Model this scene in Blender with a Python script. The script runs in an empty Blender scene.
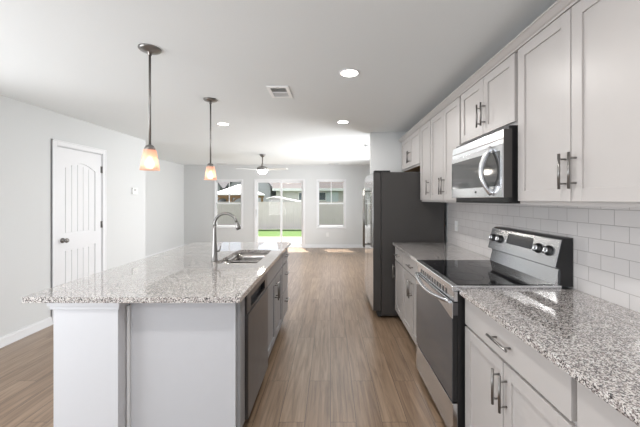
import bpy, bmesh, math, random
from mathutils import Vector, Matrix
random.seed(7)
S = bpy.context.scene
COL = S.collection
PI = math.pi

# ------------------------------------------------------------------ camera
cam_d = bpy.data.cameras.new('camera')
cam = bpy.data.objects.new('camera', cam_d)
COL.objects.link(cam)
cam.location = (0, 0, 1.43)
cam.rotation_euler = (PI/2, 0, 0)
cam_d.sensor_width = 36
cam_d.lens = 36*310/640
cam_d.shift_x = -10.5/640
cam_d.shift_y = -14.3/640
cam_d.clip_start = 0.05
cam_d.clip_end = 300
S.camera = cam

# ------------------------------------------------------------------ view, world, sun, fill lamps
S.view_settings.view_transform = 'Standard'
S.view_settings.look = 'None'
S.view_settings.gamma = 1
S.view_settings.use_curve_mapping = False
S.view_settings.exposure = 0.17

W = bpy.data.worlds.new('sky')
S.world = W
W.use_nodes = True
bg = W.node_tree.nodes['Background']
bg.inputs[0].default_value = (0.86, 0.92, 1.0, 1)
bg.inputs[1].default_value = 1.45

def light(name, typ, loc, energy, color=(1, 1, 1), rot=None, direction=None, **kw):
    d = bpy.data.lights.new(name, typ)
    d.energy = energy; d.color = color
    for k, v in kw.items():
        setattr(d, k, v)
    o = bpy.data.objects.new(name, d)
    COL.objects.link(o); o.location = loc
    if direction is not None:
        o.rotation_euler = Vector(direction).to_track_quat('-Z', 'Y').to_euler()
    elif rot is not None:
        o.rotation_euler = rot
    return o

light('sun', 'SUN', (0, 12, 10), 17.0, (1.0, 0.96, 0.9), direction=(0.33, -1.0, -2.1), angle=0.009)
# fill lamp added in an unseen opening behind the camera
light('fill_lamp_front', 'AREA', (-1.9, -2.78, 1.1), 21, (0.90, 0.95, 1.0),
      direction=(0, 1, 0.6), shape='RECTANGLE', size=2.2, size_y=1.5)
# fill lamp added at an unseen side opening, brightens the far left wall
light('fill_lamp_side', 'AREA', (1.56, 6.5, 1.3), 105, (0.97, 0.985, 1.0),
      direction=(-1, 0.0, 0.08), shape='RECTANGLE', size=2.4, size_y=1.4, spread=2.3)

# fill lamp added in the left wall, out of frame, for ceiling and cabinets
light('fill_lamp_left', 'AREA', (-3.30, 0.9, 0.95), 47, (0.96, 0.98, 1.0),
      direction=(1, 0.55, 0.35), shape='RECTANGLE', size=2.4, size_y=0.9)

# ------------------------------------------------------------------ materials
def mat(name, color, rough=0.5, metal=0.0, **kw):
    m = bpy.data.materials.new(name); m.use_nodes = True
    b = m.node_tree.nodes['Principled BSDF']
    b.inputs['Base Color'].default_value = (*color, 1)
    b.inputs['Roughness'].default_value = rough
    b.inputs['Metallic'].default_value = metal
    for k, v in kw.items():
        b.inputs[k].default_value = v
    return m

def N(m, typ, **kw):
    n = m.node_tree.nodes.new(typ)
    for k, v in kw.items():
        setattr(n, k, v)
    return n

def L(m, a, b):
    m.node_tree.links.new(a, b)

def bsdf(m):
    return m.node_tree.nodes['Principled BSDF']

def pos(m, scale=(1, 1, 1), loc=(0, 0, 0), rot=(0, 0, 0)):
    t = N(m, 'ShaderNodeNewGeometry')
    mp = N(m, 'ShaderNodeMapping')
    mp.inputs['Scale'].default_value = scale
    mp.inputs['Location'].default_value = loc
    mp.inputs['Rotation'].default_value = rot
    L(m, t.outputs['Position'], mp.inputs['Vector'])
    return mp.outputs['Vector']

def paint(name, color, rough=0.5, bump=0.0, scale=60, var=0.02, **kw):
    """painted surface with a faint procedural mottling and orange-peel bump"""
    m = mat(name, color, rough, **kw)
    v = pos(m)
    n = N(m, 'ShaderNodeTexNoise'); n.inputs['Scale'].default_value = scale
    n.inputs['Detail'].default_value = 3
    L(m, v, n.inputs['Vector'])
    r = N(m, 'ShaderNodeValToRGB')
    r.color_ramp.elements[0].color = (*[c*(1-var) for c in color], 1)
    r.color_ramp.elements[1].color = (*[min(1, c*(1+var)) for c in color], 1)
    L(m, n.outputs['Fac'], r.inputs['Fac'])
    L(m, r.outputs['Color'], bsdf(m).inputs['Base Color'])
    if bump:
        b = N(m, 'ShaderNodeBump'); b.inputs['Strength'].default_value = bump
        b.inputs['Distance'].default_value = 0.002
        L(m, n.outputs['Fac'], b.inputs['Height'])
        L(m, b.outputs['Normal'], bsdf(m).inputs['Normal'])
    return m

def metal(name, color, rough, stretch=(1, 1, 1), var=0.03, metallic=1.0):
    m = mat(name, color, rough, metallic)
    v = pos(m, stretch)
    n = N(m, 'ShaderNodeTexNoise'); n.inputs['Scale'].default_value = 9
    n.inputs['Detail'].default_value = 2
    L(m, v, n.inputs['Vector'])
    mr = N(m, 'ShaderNodeMapRange')
    mr.inputs['To Min'].default_value = rough*(1-var*3)
    mr.inputs['To Max'].default_value = rough*(1+var*3)
    L(m, n.outputs['Fac'], mr.inputs['Value'])
    L(m, mr.outputs['Result'], bsdf(m).inputs['Roughness'])
    return m

M = {}
M['wall'] = paint('wall_paint_grey', (0.66, 0.67, 0.67), 0.75, 0.05, 90)
M['ceiling'] = paint('ceiling_paint', (0.82, 0.845, 0.85), 0.9, 0.1, 120)
M['white'] = paint('white_trim_paint', (0.78, 0.785, 0.80), 0.4, 0.0, 20, 0.01)
M['cab'] = paint('cabinet_paint_light_grey', (0.50, 0.475, 0.46), 0.36, 0.0, 15, 0.015)
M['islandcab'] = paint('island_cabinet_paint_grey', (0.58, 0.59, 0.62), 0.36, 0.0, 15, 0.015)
M['steel'] = metal('stainless_steel', (0.72, 0.73, 0.75), 0.22, (1, 1, 1))
M['steelhandle'] = metal('steel_handle', (0.55, 0.55, 0.56), 0.25)
M['steelh'] = metal('stainless_steel_brushed', (0.15, 0.15, 0.158), 0.3, (1, 1, 1))
M['fridgefront'] = metal('fridge_door_steel', (0.66, 0.66, 0.66), 0.14, (1, 20, 1))
M['nickel'] = metal('brushed_nickel', (0.27, 0.26, 0.25), 0.3)
M['chrome'] = metal('chrome', (0.7, 0.7, 0.7), 0.08)
M['sinksteel'] = metal('sink_steel', (0.40, 0.385, 0.37), 0.22)
M['blackglass'] = paint('black_glass', (0.012, 0.012, 0.014), 0.04, 0, 10, 0.1)
M['ovenglass'] = paint('oven_door_glass', (0.05, 0.053, 0.062), 0.1, 0, 10, 0.1, **{'Specular IOR Level': 1.0})
M['mwglass'] = paint('microwave_door_glass', (0.05, 0.05, 0.05), 0.06, 0, 10, 0.1, **{'Specular IOR Level': 1.0})
M['black'] = paint('black_enamel', (0.012, 0.012, 0.013), 0.35, 0, 30, 0.1)
M['fridgeside'] = paint('dark_grey_fridge_side', (0.058, 0.054, 0.052), 0.42, 0.05, 200, 0.03)
M['dark'] = paint('dark_gap', (0.03, 0.03, 0.03), 0.7, 0, 30, 0.1)
M['plastic'] = paint('white_plastic', (0.85, 0.85, 0.84), 0.35, 0, 30, 0.01)
M['toe'] = paint('toe_kick', (0.30, 0.29, 0.28), 0.6, 0, 30, 0.05)
M['louvre'] = paint('louvre_grey', (0.55, 0.55, 0.55), 0.5, 0, 30, 0.05)
M['woodunder'] = paint('raw_cabinet_wood', (0.42, 0.26, 0.13), 0.6, 0, 30, 0.15)
M['ringprint'] = paint('printed_ring', (0.045, 0.045, 0.048), 0.2, 0, 30, 0.05)
M['ventwhite'] = paint('vent_white_enamel', (0.93, 0.93, 0.93), 0.4, 0, 30, 0.01)
M['post'] = paint('island_knee_wall_paint', (0.66, 0.67, 0.70), 0.5, 0, 30, 0.01)
M['islandfront'] = paint('island_front_darker_grey', (0.31, 0.315, 0.33), 0.36, 0, 15, 0.015)  # darker grey on the island fronts than on the end panel
M['display'] = paint('display_panel', (0.05, 0.05, 0.055), 0.12, 0, 30, 0.1)
M['blade'] = paint('fan_blade_silver', (0.62, 0.61, 0.60), 0.35, 0, 30, 0.03)

# granite: random speckles
def granite():
    m = mat('speckled_granite', (0.6, 0.58, 0.56), 0.05, 0, **{'Specular IOR Level': 0.6, 'Coat Weight': 0.8, 'Coat Roughness': 0.015, 'Coat IOR': 1.6})
    v = pos(m)
    def vor(scale):
        t = N(m, 'ShaderNodeTexVoronoi'); t.inputs['Scale'].default_value = scale
        L(m, v, t.inputs['Vector'])
        s = N(m, 'ShaderNodeSeparateColor'); L(m, t.outputs['Color'], s.inputs['Color'])
        return s
    # warp so grains are irregular
    nz = N(m, 'ShaderNodeTexNoise'); nz.inputs['Scale'].default_value = 130
    geo = v
    add = N(m, 'ShaderNodeMixRGB'); add.blend_type = 'ADD'; add.inputs['Fac'].default_value = 0.006
    L(m, geo, nz.inputs['Vector']); L(m, geo, add.inputs['Color1']); L(m, nz.outputs['Color'], add.inputs['Color2'])
    v = add.outputs['Color']
    a = vor(250); b = vor(150)
    r = N(m, 'ShaderNodeValToRGB'); r.color_ramp.interpolation = 'CONSTANT'
    els = r.color_ramp.elements
    els[0].position = 0; els[0].color = (0.045, 0.045, 0.05, 1)
    els[1].position = 0.13; els[1].color = (0.15, 0.14, 0.14, 1)
    for p, c in ((0.27, (0.37, 0.33, 0.32)), (0.45, (0.60, 0.56, 0.53)), (0.66, (0.72, 0.69, 0.665)), (0.86, (0.82, 0.81, 0.79))):
        e = els.new(p); e.color = (*c, 1)
    L(m, a.outputs['Red'], r.inputs['Fac'])
    r2 = N(m, 'ShaderNodeValToRGB'); r2.color_ramp.interpolation = 'CONSTANT'
    e2 = r2.color_ramp.elements
    e2[0].position = 0; e2[0].color = (0.42, 0.38, 0.38, 1)
    e2[1].position = 0.18; e2[1].color = (1, 1, 1, 1)
    L(m, b.outputs['Green'], r2.inputs['Fac'])
    mx = N(m, 'ShaderNodeMixRGB'); mx.blend_type = 'MULTIPLY'; mx.inputs['Fac'].default_value = 0.75
    L(m, r.outputs['Color'], mx.inputs['Color1']); L(m, r2.outputs['Color'], mx.inputs['Color2'])
    L(m, mx.outputs['Color'], bsdf(m).inputs['Base Color'])
    return m
M['granite'] = granite()

def wood_floor():
    m = mat('wood_plank_floor', (0.3, 0.2, 0.15), 0.28, 0, **{'Specular IOR Level': 0.8})
    g = N(m, 'ShaderNodeNewGeometry')
    sp = N(m, 'ShaderNodeSeparateXYZ'); L(m, g.outputs['Position'], sp.inputs[0])
    cb = N(m, 'ShaderNodeCombineXYZ')
    L(m, sp.outputs['Y'], cb.inputs['X']); L(m, sp.outputs['X'], cb.inputs['Y'])
    def brick(c1, c2, mort):
        br = N(m, 'ShaderNodeTexBrick')
        br.inputs['Scale'].default_value = 1
        br.inputs['Brick Width'].default_value = 1.22
        br.inputs['Row Height'].default_value = 0.165
        br.inputs['Mortar Size'].default_value = 0.0015
        br.inputs['Mortar Smooth'].default_value = 0.1
        br.inputs['Color1'].default_value = c1; br.inputs['Color2'].default_value = c2
        br.inputs['Mortar'].default_value = mort
        br.offset = 0.37; br.offset_frequency = 2; br.squash_frequency = 3
        L(m, cb.outputs[0], br.inputs['Vector'])
        return br
    br = brick((0.255, 0.173, 0.114, 1), (0.310, 0.220, 0.150, 1), (0.05, 0.035, 0.025, 1))
    # per-plank random for shifting the grain
    br2 = brick((0, 0, 0, 1), (1, 1, 1, 1), (0.5, 0.5, 0.5, 1))
    mul = N(m, 'ShaderNodeVectorMath', operation='MULTIPLY')
    L(m, cb.outputs[0], mul.inputs[0]); mul.inputs[1].default_value = (2.2, 36, 1)
    ad = N(m, 'ShaderNodeVectorMath', operation='MULTIPLY_ADD')
    L(m, br2.outputs['Color'], ad.inputs[0]); ad.inputs[1].default_value = (7, 13, 31)
    L(m, mul.outputs[0], ad.inputs[2])
    n = N(m, 'ShaderNodeTexNoise'); n.inputs['Scale'].default_value = 1.0
    n.inputs['Detail'].default_value = 6; n.inputs['Roughness'].default_value = 0.62
    n.inputs['Distortion'].default_value = 0.6
    L(m, ad.outputs[0], n.inputs['Vector'])
    r = N(m, 'ShaderNodeValToRGB')
    r.color_ramp.elements[0].position = 0.3; r.color_ramp.elements[0].color = (0.50, 0.45, 0.40, 1)
    r.color_ramp.elements[1].position = 0.68; r.color_ramp.elements[1].color = (1.16, 1.16, 1.16, 1)
    L(m, n.outputs['Fac'], r.inputs['Fac'])
    mx = N(m, 'ShaderNodeMixRGB'); mx.blend_type = 'MULTIPLY'; mx.inputs['Fac'].default_value = 1
    L(m, br.outputs['Color'], mx.inputs['Color1']); L(m, r.outputs['Color'], mx.inputs['Color2'])
    L(m, mx.outputs['Color'], bsdf(m).inputs['Base Color'])
    b = N(m, 'ShaderNodeBump'); b.inputs['Strength'].default_value = 0.12; b.inputs['Distance'].default_value = 0.003
    L(m, n.outputs['Fac'], b.inputs['Height'])
    L(m, b.outputs['Normal'], bsdf(m).inputs['Normal'])
    return m
M['floor'] = wood_floor()

def tile():
    m = mat('glazed_subway_tile', (0.7, 0.68, 0.67), 0.1)
    g = N(m, 'ShaderNodeNewGeometry')
    sp = N(m, 'ShaderNodeSeparateXYZ'); L(m, g.outputs['Position'], sp.inputs[0])
    cb = N(m, 'ShaderNodeCombineXYZ')
    L(m, sp.outputs['Y'], cb.inputs['X']); L(m, sp.outputs['Z'], cb.inputs['Y'])
    mp = N(m, 'ShaderNodeMapping'); L(m, cb.outputs[0], mp.inputs['Vector'])
    mp.inputs['Location'].default_value = (TILE_PHASE, -0.907, 0)
    br = N(m, 'ShaderNodeTexBrick')
    br.inputs['Scale'].default_value = 1
    br.inputs['Brick Width'].default_value = 0.1535
    br.inputs['Row Height'].default_value = 0.0785
    br.inputs['Mortar Size'].default_value = 0.0016
    br.inputs['Mortar Smooth'].default_value = 0.3
    br.inputs['Color1'].default_value = (0.69, 0.665, 0.655, 1)
    br.inputs['Color2'].default_value = (0.66, 0.635, 0.625, 1)
    br.inputs['Mortar'].default_value = (0.38, 0.355, 0.345, 1)
    L(m, mp.outputs[0], br.inputs['Vector'])
    L(m, br.outputs['Color'], bsdf(m).inputs['Base Color'])
    inv = N(m, 'ShaderNodeMath', operation='SUBTRACT'); inv.inputs[0].default_value = 1
    L(m, br.outputs['Fac'], inv.inputs[1])
    b = N(m, 'ShaderNodeBump'); b.inputs['Strength'].default_value = 0.5; b.inputs['Distance'].default_value = 0.002
    L(m, inv.outputs[0], b.inputs['Height']); L(m, b.outputs['Normal'], bsdf(m).inputs['Normal'])
    mr = N(m, 'ShaderNodeMapRange'); L(m, br.outputs['Fac'], mr.inputs['Value'])
    mr.inputs['To Min'].default_value = 0.09; mr.inputs['To Max'].default_value = 0.7
    L(m, mr.outputs[0], bsdf(m).inputs['Roughness'])
    return m
TILE_PHASE = 0.004
M['tile'] = tile()

def glass(name, tint=0.95, refl=0.06):
    m = bpy.data.materials.new(name); m.use_nodes = True
    nt = m.node_tree; nt.nodes.remove(nt.nodes['Principled BSDF'])
    t = N(m, 'ShaderNodeBsdfTransparent'); t.inputs[0].default_value = (tint, tint, tint, 1)
    g = N(m, 'ShaderNodeBsdfGlossy'); g.inputs['Roughness'].default_value = 0.02
    mx = N(m, 'ShaderNodeMixShader'); mx.inputs[0].default_value = refl
    L(m, t.outputs[0], mx.inputs[1]); L(m, g.outputs[0], mx.inputs[2])
    L(m, mx.outputs[0], nt.nodes['Material Output'].inputs[0])
    return m
M['glass'] = glass('clear_glass', 0.97, 0.012)
M['screenglass'] = glass('screened_glass', 0.80, 0.012)

def emit(name, color, strength):
    m = bpy.data.materials.new(name); m.use_nodes = True
    nt = m.node_tree; nt.nodes.remove(nt.nodes['Principled BSDF'])
    e = N(m, 'ShaderNodeEmission'); e.inputs[0].default_value = (*color, 1); e.inputs[1].default_value = strength
    L(m, e.outputs[0], nt.nodes['Material Output'].inputs[0])
    return m
M['bulb'] = emit('lit_bulb', (1.0, 0.90, 0.76), 9)
M['canlight'] = emit('lit_downlight', (1.0, 0.96, 0.9), 14)
M['fanbowl'] = emit('lit_fan_bowl', (1.0, 0.93, 0.82), 30)

def frosted():
    m = bpy.data.materials.new('frosted_shade_glass'); m.use_nodes = True
    nt = m.node_tree; nt.nodes.remove(nt.nodes['Principled BSDF'])
    tl = N(m, 'ShaderNodeBsdfTranslucent'); tl.inputs[0].default_value = (0.92, 0.52, 0.38, 1)
    df = N(m, 'ShaderNodeBsdfDiffuse'); df.inputs[0].default_value = (0.9, 0.85, 0.8, 1)
    tr = N(m, 'ShaderNodeBsdfTransparent'); tr.inputs[0].default_value = (1, 0.96, 0.92, 1)
    m1 = N(m, 'ShaderNodeMixShader'); m1.inputs[0].default_value = 0.35
    m2 = N(m, 'ShaderNodeMixShader'); m2.inputs[0].default_value = 0.35
    L(m, tl.outputs[0], m1.inputs[1]); L(m, df.outputs[0], m1.inputs[2])
    L(m, m1.outputs[0], m2.inputs[1]); L(m, tr.outputs[0], m2.inputs[2])
    L(m, m2.outputs[0], nt.nodes['Material Output'].inputs[0])
    return m
M['shade'] = frosted()

M['concrete'] = paint('concrete_patio', (0.30, 0.295, 0.28), 0.9, 0.3, 8, 0.06)
M['grass'] = paint('lawn_grass', (0.048, 0.098, 0.012), 0.95, 0.8, 14, 0.35)
M['fence'] = paint('fence_boards', (0.74, 0.63, 0.65), 0.8, 0.2, 3, 0.08)
M['timber'] = paint('gazebo_timber', (0.28, 0.16, 0.09), 0.7, 0.2, 6, 0.2)
M['whiteroof'] = paint('white_metal_roof', (0.80, 0.80, 0.80), 0.5, 0, 6, 0.03)
M['greyroof'] = paint('grey_shingles', (0.17, 0.165, 0.175), 0.9, 0.4, 9, 0.2)
M['pinkroof'] = paint('taupe_shingles', (0.17, 0.152, 0.148), 0.9, 0.4, 9, 0.18)
M['siding'] = paint('pale_siding', (0.60, 0.56, 0.56), 0.8, 0.1, 4, 0.05)
M['siding2'] = paint('grey_siding', (0.42, 0.41, 0.44), 0.8, 0.1, 4, 0.05)
M['bluepanel'] = paint('pale_blue_siding', (0.56, 0.60, 0.64), 0.7, 0, 4, 0.05)
M['winglass'] = paint('dark_house_window', (0.05, 0.075, 0.085), 0.08, 0, 4, 0.2)

# ------------------------------------------------------------------ mesh helpers
class MB:
    def __init__(self):
        self.bm = bmesh.new()
    def box(self, x0, x1, y0, y1, z0, z1, bev=0.0, seg=2):
        if x0 > x1: x0, x1 = x1, x0
        if y0 > y1: y0, y1 = y1, y0
        if z0 > z1: z0, z1 = z1, z0
        r = bmesh.ops.create_cube(self.bm, size=1)
        vs = r['verts']
        for v in vs:
            v.co = Vector(((x0+x1)/2 + v.co.x*(x1-x0), (y0+y1)/2 + v.co.y*(y1-y0), (z0+z1)/2 + v.co.z*(z1-z0)))
        if bev:
            es = list({e for v in vs for e in v.link_edges})
            bmesh.ops.bevel(self.bm, geom=es, offset=bev, segments=seg, profile=0.6, affect='EDGES', clamp_overlap=True)
        return self
    def prism(self, pts, axis, a, b):
        """closed polygon pts in the plane normal to axis, extruded from a to b.
        axis x: pts=(y,z); axis y: pts=(x,z); axis z: pts=(x,y)"""
        def P(p, t):
            if axis == 'x': return (t, p[0], p[1])
            if axis == 'y': return (p[0], t, p[1])
            return (p[0], p[1], t)
        A = [self.bm.verts.new(P(p, a)) for p in pts]
        B = [self.bm.verts.new(P(p, b)) for p in pts]
        n = len(pts); fs = []
        for i in range(n):
            fs.append(self.bm.faces.new((A[i], A[(i+1) % n], B[(i+1) % n], B[i])))
        fs.append(self.bm.faces.new(A[::-1])); fs.append(self.bm.faces.new(B))
        bmesh.ops.recalc_face_normals(self.bm, faces=fs)
        return self
    def lathe(self, prof, c, seg=32, axis='z', caps=True):
        """prof: list of (r, h) revolved about axis through c"""
        rings = []
        for r, h in prof:
            ring = []
            for k in range(seg):
                a = 2*PI*k/seg
                u, w = max(r, 1e-5)*math.cos(a), max(r, 1e-5)*math.sin(a)
                if axis == 'z': p = (c[0]+u, c[1]+w, c[2]+h)
                elif axis == 'x': p = (c[0]+h, c[1]+u, c[2]+w)
                else: p = (c[0]+u, c[1]+h, c[2]+w)
                ring.append(self.bm.verts.new(p))
            rings.append(ring)
        fs = []
        for i in range(len(rings)-1):
            for k in range(seg):
                fs.append(self.bm.faces.new((rings[i][k], rings[i][(k+1) % seg], rings[i+1][(k+1) % seg], rings[i+1][k])))
        if caps:
            fs.append(self.bm.faces.new(rings[0][::-1])); fs.append(self.bm.faces.new(rings[-1]))
        for f in fs: f.smooth = True
        bmesh.ops.recalc_face_normals(self.bm, faces=fs)
        return self
    def cyl(self, p, q, r, seg=16, r2=None):
        return self.tube([p, q], [r, r if r2 is None else r2], seg)
    def tube(self, pts, r, seg=12, sx=1.0):
        pts = [Vector(p) for p in pts]
        rs = r if isinstance(r, (list, tuple)) else [r]*len(pts)
        rings = []
        prevn = None
        for i, p in enumerate(pts):
            if i == 0: d = pts[1]-pts[0]
            elif i == len(pts)-1: d = pts[-1]-pts[-2]
            else: d = (pts[i+1]-pts[i]).normalized() + (pts[i]-pts[i-1]).normalized()
            d.normalize()
            if prevn is None:
                up = Vector((0, 0, 1)) if abs(d.z) < 0.9 else Vector((1, 0, 0))
                n = d.cross(up).normalized()
            else:
                n = (prevn - d*prevn.dot(d)).normalized()
            prevn = n
            b = d.cross(n)
            rings.append([self.bm.verts.new(p + n*rs[i]*math.cos(2*PI*k/seg) + b*rs[i]*sx*math.sin(2*PI*k/seg)) for k in range(seg)])
        fs = []
        for i in range(len(rings)-1):
            for k in range(seg):
                fs.append(self.bm.faces.new((rings[i][k], rings[i][(k+1) % seg], rings[i+1][(k+1) % seg], rings[i+1][k])))
        for f in fs: f.smooth = True
        fs.append(self.bm.faces.new(rings[0][::-1])); fs.append(self.bm.faces.new(rings[-1]))
        bmesh.ops.recalc_face_normals(self.bm, faces=fs)
        return self
    def poly(self, pts):
        self.bm.faces.new([self.bm.verts.new(p) for p in pts])
        return self

def root_loc(o):
    while o.parent: o = o.parent
    return Vector(o.location)

def obj(name, mb, m, parent=None):
    bm = mb.bm
    if parent is not None:
        org = root_loc(parent)
    else:
        xs = [v.co for v in bm.verts]
        org = Vector(((min(v.x for v in xs)+max(v.x for v in xs))/2, (min(v.y for v in xs)+max(v.y for v in xs))/2, min(v.z for v in xs)))
    for v in bm.verts: v.co -= org
    me = bpy.data.meshes.new(name)
    bm.to_mesh(me); bm.free()
    me.materials.append(M[m])
    o = bpy.data.objects.new(name, me)
    COL.objects.link(o)
    if parent is not None: o.parent = parent
    else: o.location = org
    return o

def tag(o, label, cat, group=None):
    o['label'] = label; o['category'] = cat
    if group: o['group'] = group
    return o

def thing(name, label, cat, loc, group=None):
    o = bpy.data.objects.new(name, None); COL.objects.link(o)
    o.empty_display_size = 0.1
    o.location = loc
    return tag(o, label, cat, group)

def struct(name, mb, m, label=None, cat=None):
    o = obj(name, mb, m); o['kind'] = 'structure'
    o['label'] = label or name.replace('_', ' '); o['category'] = cat or name.split('_')[0]
    return o

def struct_root(name, loc, label, cat):
    o = bpy.data.objects.new(name, None); COL.objects.link(o); o.location = loc
    o['kind'] = 'structure'; o['label'] = label; o['category'] = cat
    return o

def copy_tree(o, parent=None):
    c = o.copy(); COL.objects.link(c)
    if parent is not None: c.parent = parent
    for ch in [k for k in o.children]:
        copy_tree(ch, c)
    return c

# ------------------------------------------------------------------ dimensions
CEIL = 2.44
XW = 1.41          # kitchen wall face (tile face 1.402)
YB = 9.14          # living room back wall face
XL = -3.188        # near left wall
XLF = -4.32        # far left wall
YJ = 5.342         # where the left wall jogs out
YF = -2.7          # wall behind the camera
T = 0.14

# ------------------------------------------------------------------ room shell
struct('floor', MB().box(XLF-T, XW+T, YF-T, YB+T, -0.12, 0.0), 'floor', 'brown wood plank floor running towards the back wall', 'floor')
struct('ceiling', MB().box(XLF-T, XW+T, YF-T, YB+T+0.25, CEIL, CEIL+0.15), 'ceiling', 'flat off-white ceiling', 'ceiling')
mb = MB().box(XL-T, XL, YF, -0.5, 0, CEIL).box(XL-T, XL, 2.3, 3.536+0.055, 0, CEIL).box(XL-T, XL, -0.5, 2.3, 0, 0.5).box(XL-T, XL, -0.5, 2.3, 2.15, CEIL)
mb.box(XL-T, XL, 4.387-0.055, YJ, 0, CEIL)
mb.box(XL-T, XL, 3.536+0.055, 4.387-0.055, 2.07, CEIL)
mb.box(XLF, XL-T, YJ-T, YJ, 0, CEIL)
struct('wall_left', mb, 'wall', 'light grey wall on the left holding the white pantry door', 'wall')
struct('wall_far_left', MB().box(XLF-T, XLF, YJ-T, YB+T, 0, CEIL), 'wall', 'bright light grey side wall of the living room', 'wall')
# back wall with two windows and the sliding door
W1 = (-3.43, -2.58, 0.586, 2.02)
W2 = (-0.413, 0.457, 0.586, 2.02)
SD = (-2.25, -0.755, 0.0, 2.03)
mb = MB()
ops = [W1, SD, W2]
xs = XLF
for (a, b, c, d) in ops:
    mb.box(xs, a, YB, YB+T, 0, CEIL)
    if c > 0: mb.box(a, b, YB, YB+T, 0, c)
    mb.box(a, b, YB, YB+T, d, CEIL)
    xs = b
mb.box(xs, XW+T, YB, YB+T, 0, CEIL)
struct('wall_back', mb, 'wall', 'grey back wall with two windows and a sliding glass door', 'wall')
# right wall: solid in the kitchen, an opening added for the fill lamp in the living room
mb = MB().box(XW, XW+T, YF, 5.2, 0, CEIL)
mb.box(XW, XW+T, 7.8, YB, 0, CEIL).box(XW, XW+T, 5.2, 7.8, 0, 0.65).box(XW, XW+T, 5.2, 7.8, 2.15, CEIL)
struct('wall_right', mb, 'wall', 'wall on the right behind the kitchen cabinets', 'wall')
# wall behind camera, its wide opening added for the fill lamp
mb = MB().box(XLF, -3.05, YF-T, YF, 0, CEIL).box(-0.7, XW+T, YF-T, YF, 0, CEIL).box(-3.05, -0.7, YF-T, YF, 2.38, CEIL).box(-3.05, -0.7, YF-T, YF, 0, 0.3)
struct('wall_front', mb, 'wall', 'wall behind the camera with a wide opening added for the fill lamp', 'wall')
# return wall beside the fridge
struct('wall_partition', MB().box(0.61, XW, 4.68, 4.80, 0, CEIL), 'wall', 'short pale return wall standing at the far side of the fridge', 'wall')

def baseboard(name, pts, inward, label):
    """pts: (x0,y0,x1,y1) runs, thickness grows inward"""
    mb = MB()
    for (x0, y0, x1, y1), (ix, iy) in zip(pts, inward):
        for (t, z0, z1) in ((0.015, 0, 0.078), (0.010, 0.078, 0.095), (0.022, 0, 0.018)):
            if ix: mb.box(x0, x0+ix*t, y0, y1, z0, z1)
            else: mb.box(x0, x1, y0, y0+iy*t, z0, z1)
    return struct(name, mb, 'white', label, 'baseboard')
baseboard('baseboard_left', [(XL, YF, 0, 3.536), (XL, 4.387, 0, YJ)], [(1, 0)]*2, 'white baseboard along the near left wall')
baseboard('baseboard_far_left', [(XLF, YJ, 0, YB)], [(1, 0)], 'white baseboard along the living room side wall')
baseboard('baseboard_back', [(XLF, YB, SD[0], 0), (SD[1], YB, XW, 0)], [(0, -1)]*2, 'white baseboard under the back wall')

# ------------------------------------------------------------------ pantry door (structure)
d = struct_root('door_1', (XL, 3.96, 0), 'white two-panel arched plank door in the left wall', 'door')
Y0, Y1 = 3.536, 4.387
mb = MB()
cw = 0.062
for (a, b) in ((0.0, 0.018),):
    mb.box(XL, XL+b, Y0, Y0+cw, 0, 2.12, 0.004)
    mb.box(XL, XL+b, Y1-cw, Y1, 0, 2.12, 0.004)
    mb.box(XL, XL+b, Y0+cw, Y1-cw, 2.058, 2.12, 0.004)
mb.box(XL, XL+0.023, Y0, Y0+0.014, 0, 2.12, 0.003).box(XL, XL+0.023, Y1-0.014, Y1, 0, 2.12, 0.003).box(XL, XL+0.023, Y0, Y1, 2.106, 2.12, 0.003)
obj('door_casing', mb, 'white', d)
mb = MB().box(XL-0.12, XL+0.002, Y0+0.055, Y0+0.068, 0, 2.06).box(XL-0.12, XL+0.002, Y1-0.068, Y1-0.055, 0, 2.06).box(XL-0.12, XL+0.002, Y0+0.055, Y1-0.055, 2.052, 2.07)
obj('door_jamb', mb, 'white', d)
# slab: stiles/rails around recessed panels with vertical grooves
da, db = Y0+0.070, Y1-0.070
xs0, xs1 = XL-0.040, XL-0.004
mb = MB()
mb.box(xs0, xs1-0.010, da, db, 0.008, 2.046)               # core
st = 0.108
mb.box(xs1-0.012, xs1, da, da+st, 0.008, 2.046)
mb.box(xs1-0.012, xs1, db-st, db, 0.008, 2.046)
mb.box(xs1-0.012, xs1, da+st, db-st, 0.008, 0.21)
mb.box(xs1-0.012, xs1, da+st, db-st, 0.83, 1.00)
# top rail with an arched lower edge
pa, pb = da+st, db-st
pts = [(pa, 2.046), (pa, 1.80)]
for k in range(0, 17):
    t = k/16
    pts.append((pa+(pb-pa)*t, 1.80+0.085*math.sin(PI*t)))
pts += [(pb, 2.046)]
mb.prism(pts, 'x', xs1-0.012, xs1)
# panel planks
for z0, z1, arch in ((0.235, 0.805, False), (1.025, 1.79, True)):
    n = 5
    for k in range(n):
        ya = pa+0.025+(pb-pa-0.05)*k/n+0.003; yb = pa+0.025+(pb-pa-0.05)*(k+1)/n-0.003
        tm = ((ya+yb)/2-pa)/(pb-pa)
        top = z1+(0.07*math.sin(PI*tm) if arch else 0)
        mb.box(xs1-0.010, xs1-0.004, ya, yb, z0, top, 0.002)
obj('door_panel', mb, 'white', d)
mb = MB().lathe([(0.030, 0), (0.030, 0.008), (0.012, 0.012), (0.011, 0.035), (0.024, 0.042), (0.028, 0.055), (0.022, 0.066), (0.004, 0.070)], (xs1, 3.69, 0.938), 24, 'x')
obj('door_knob', mb, 'nickel', d)
for z in (0.28, 1.08, 1.84):
    mb = MB().cyl((xs1+0.008, db+0.004, z-0.045), (xs1+0.008, db+0.004, z+0.045), 0.008).box(xs1-0.001, xs1+0.003, db-0.016, db+0.02, z-0.045, z+0.045)
    obj('hinge', mb, 'nickel', d)

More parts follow.
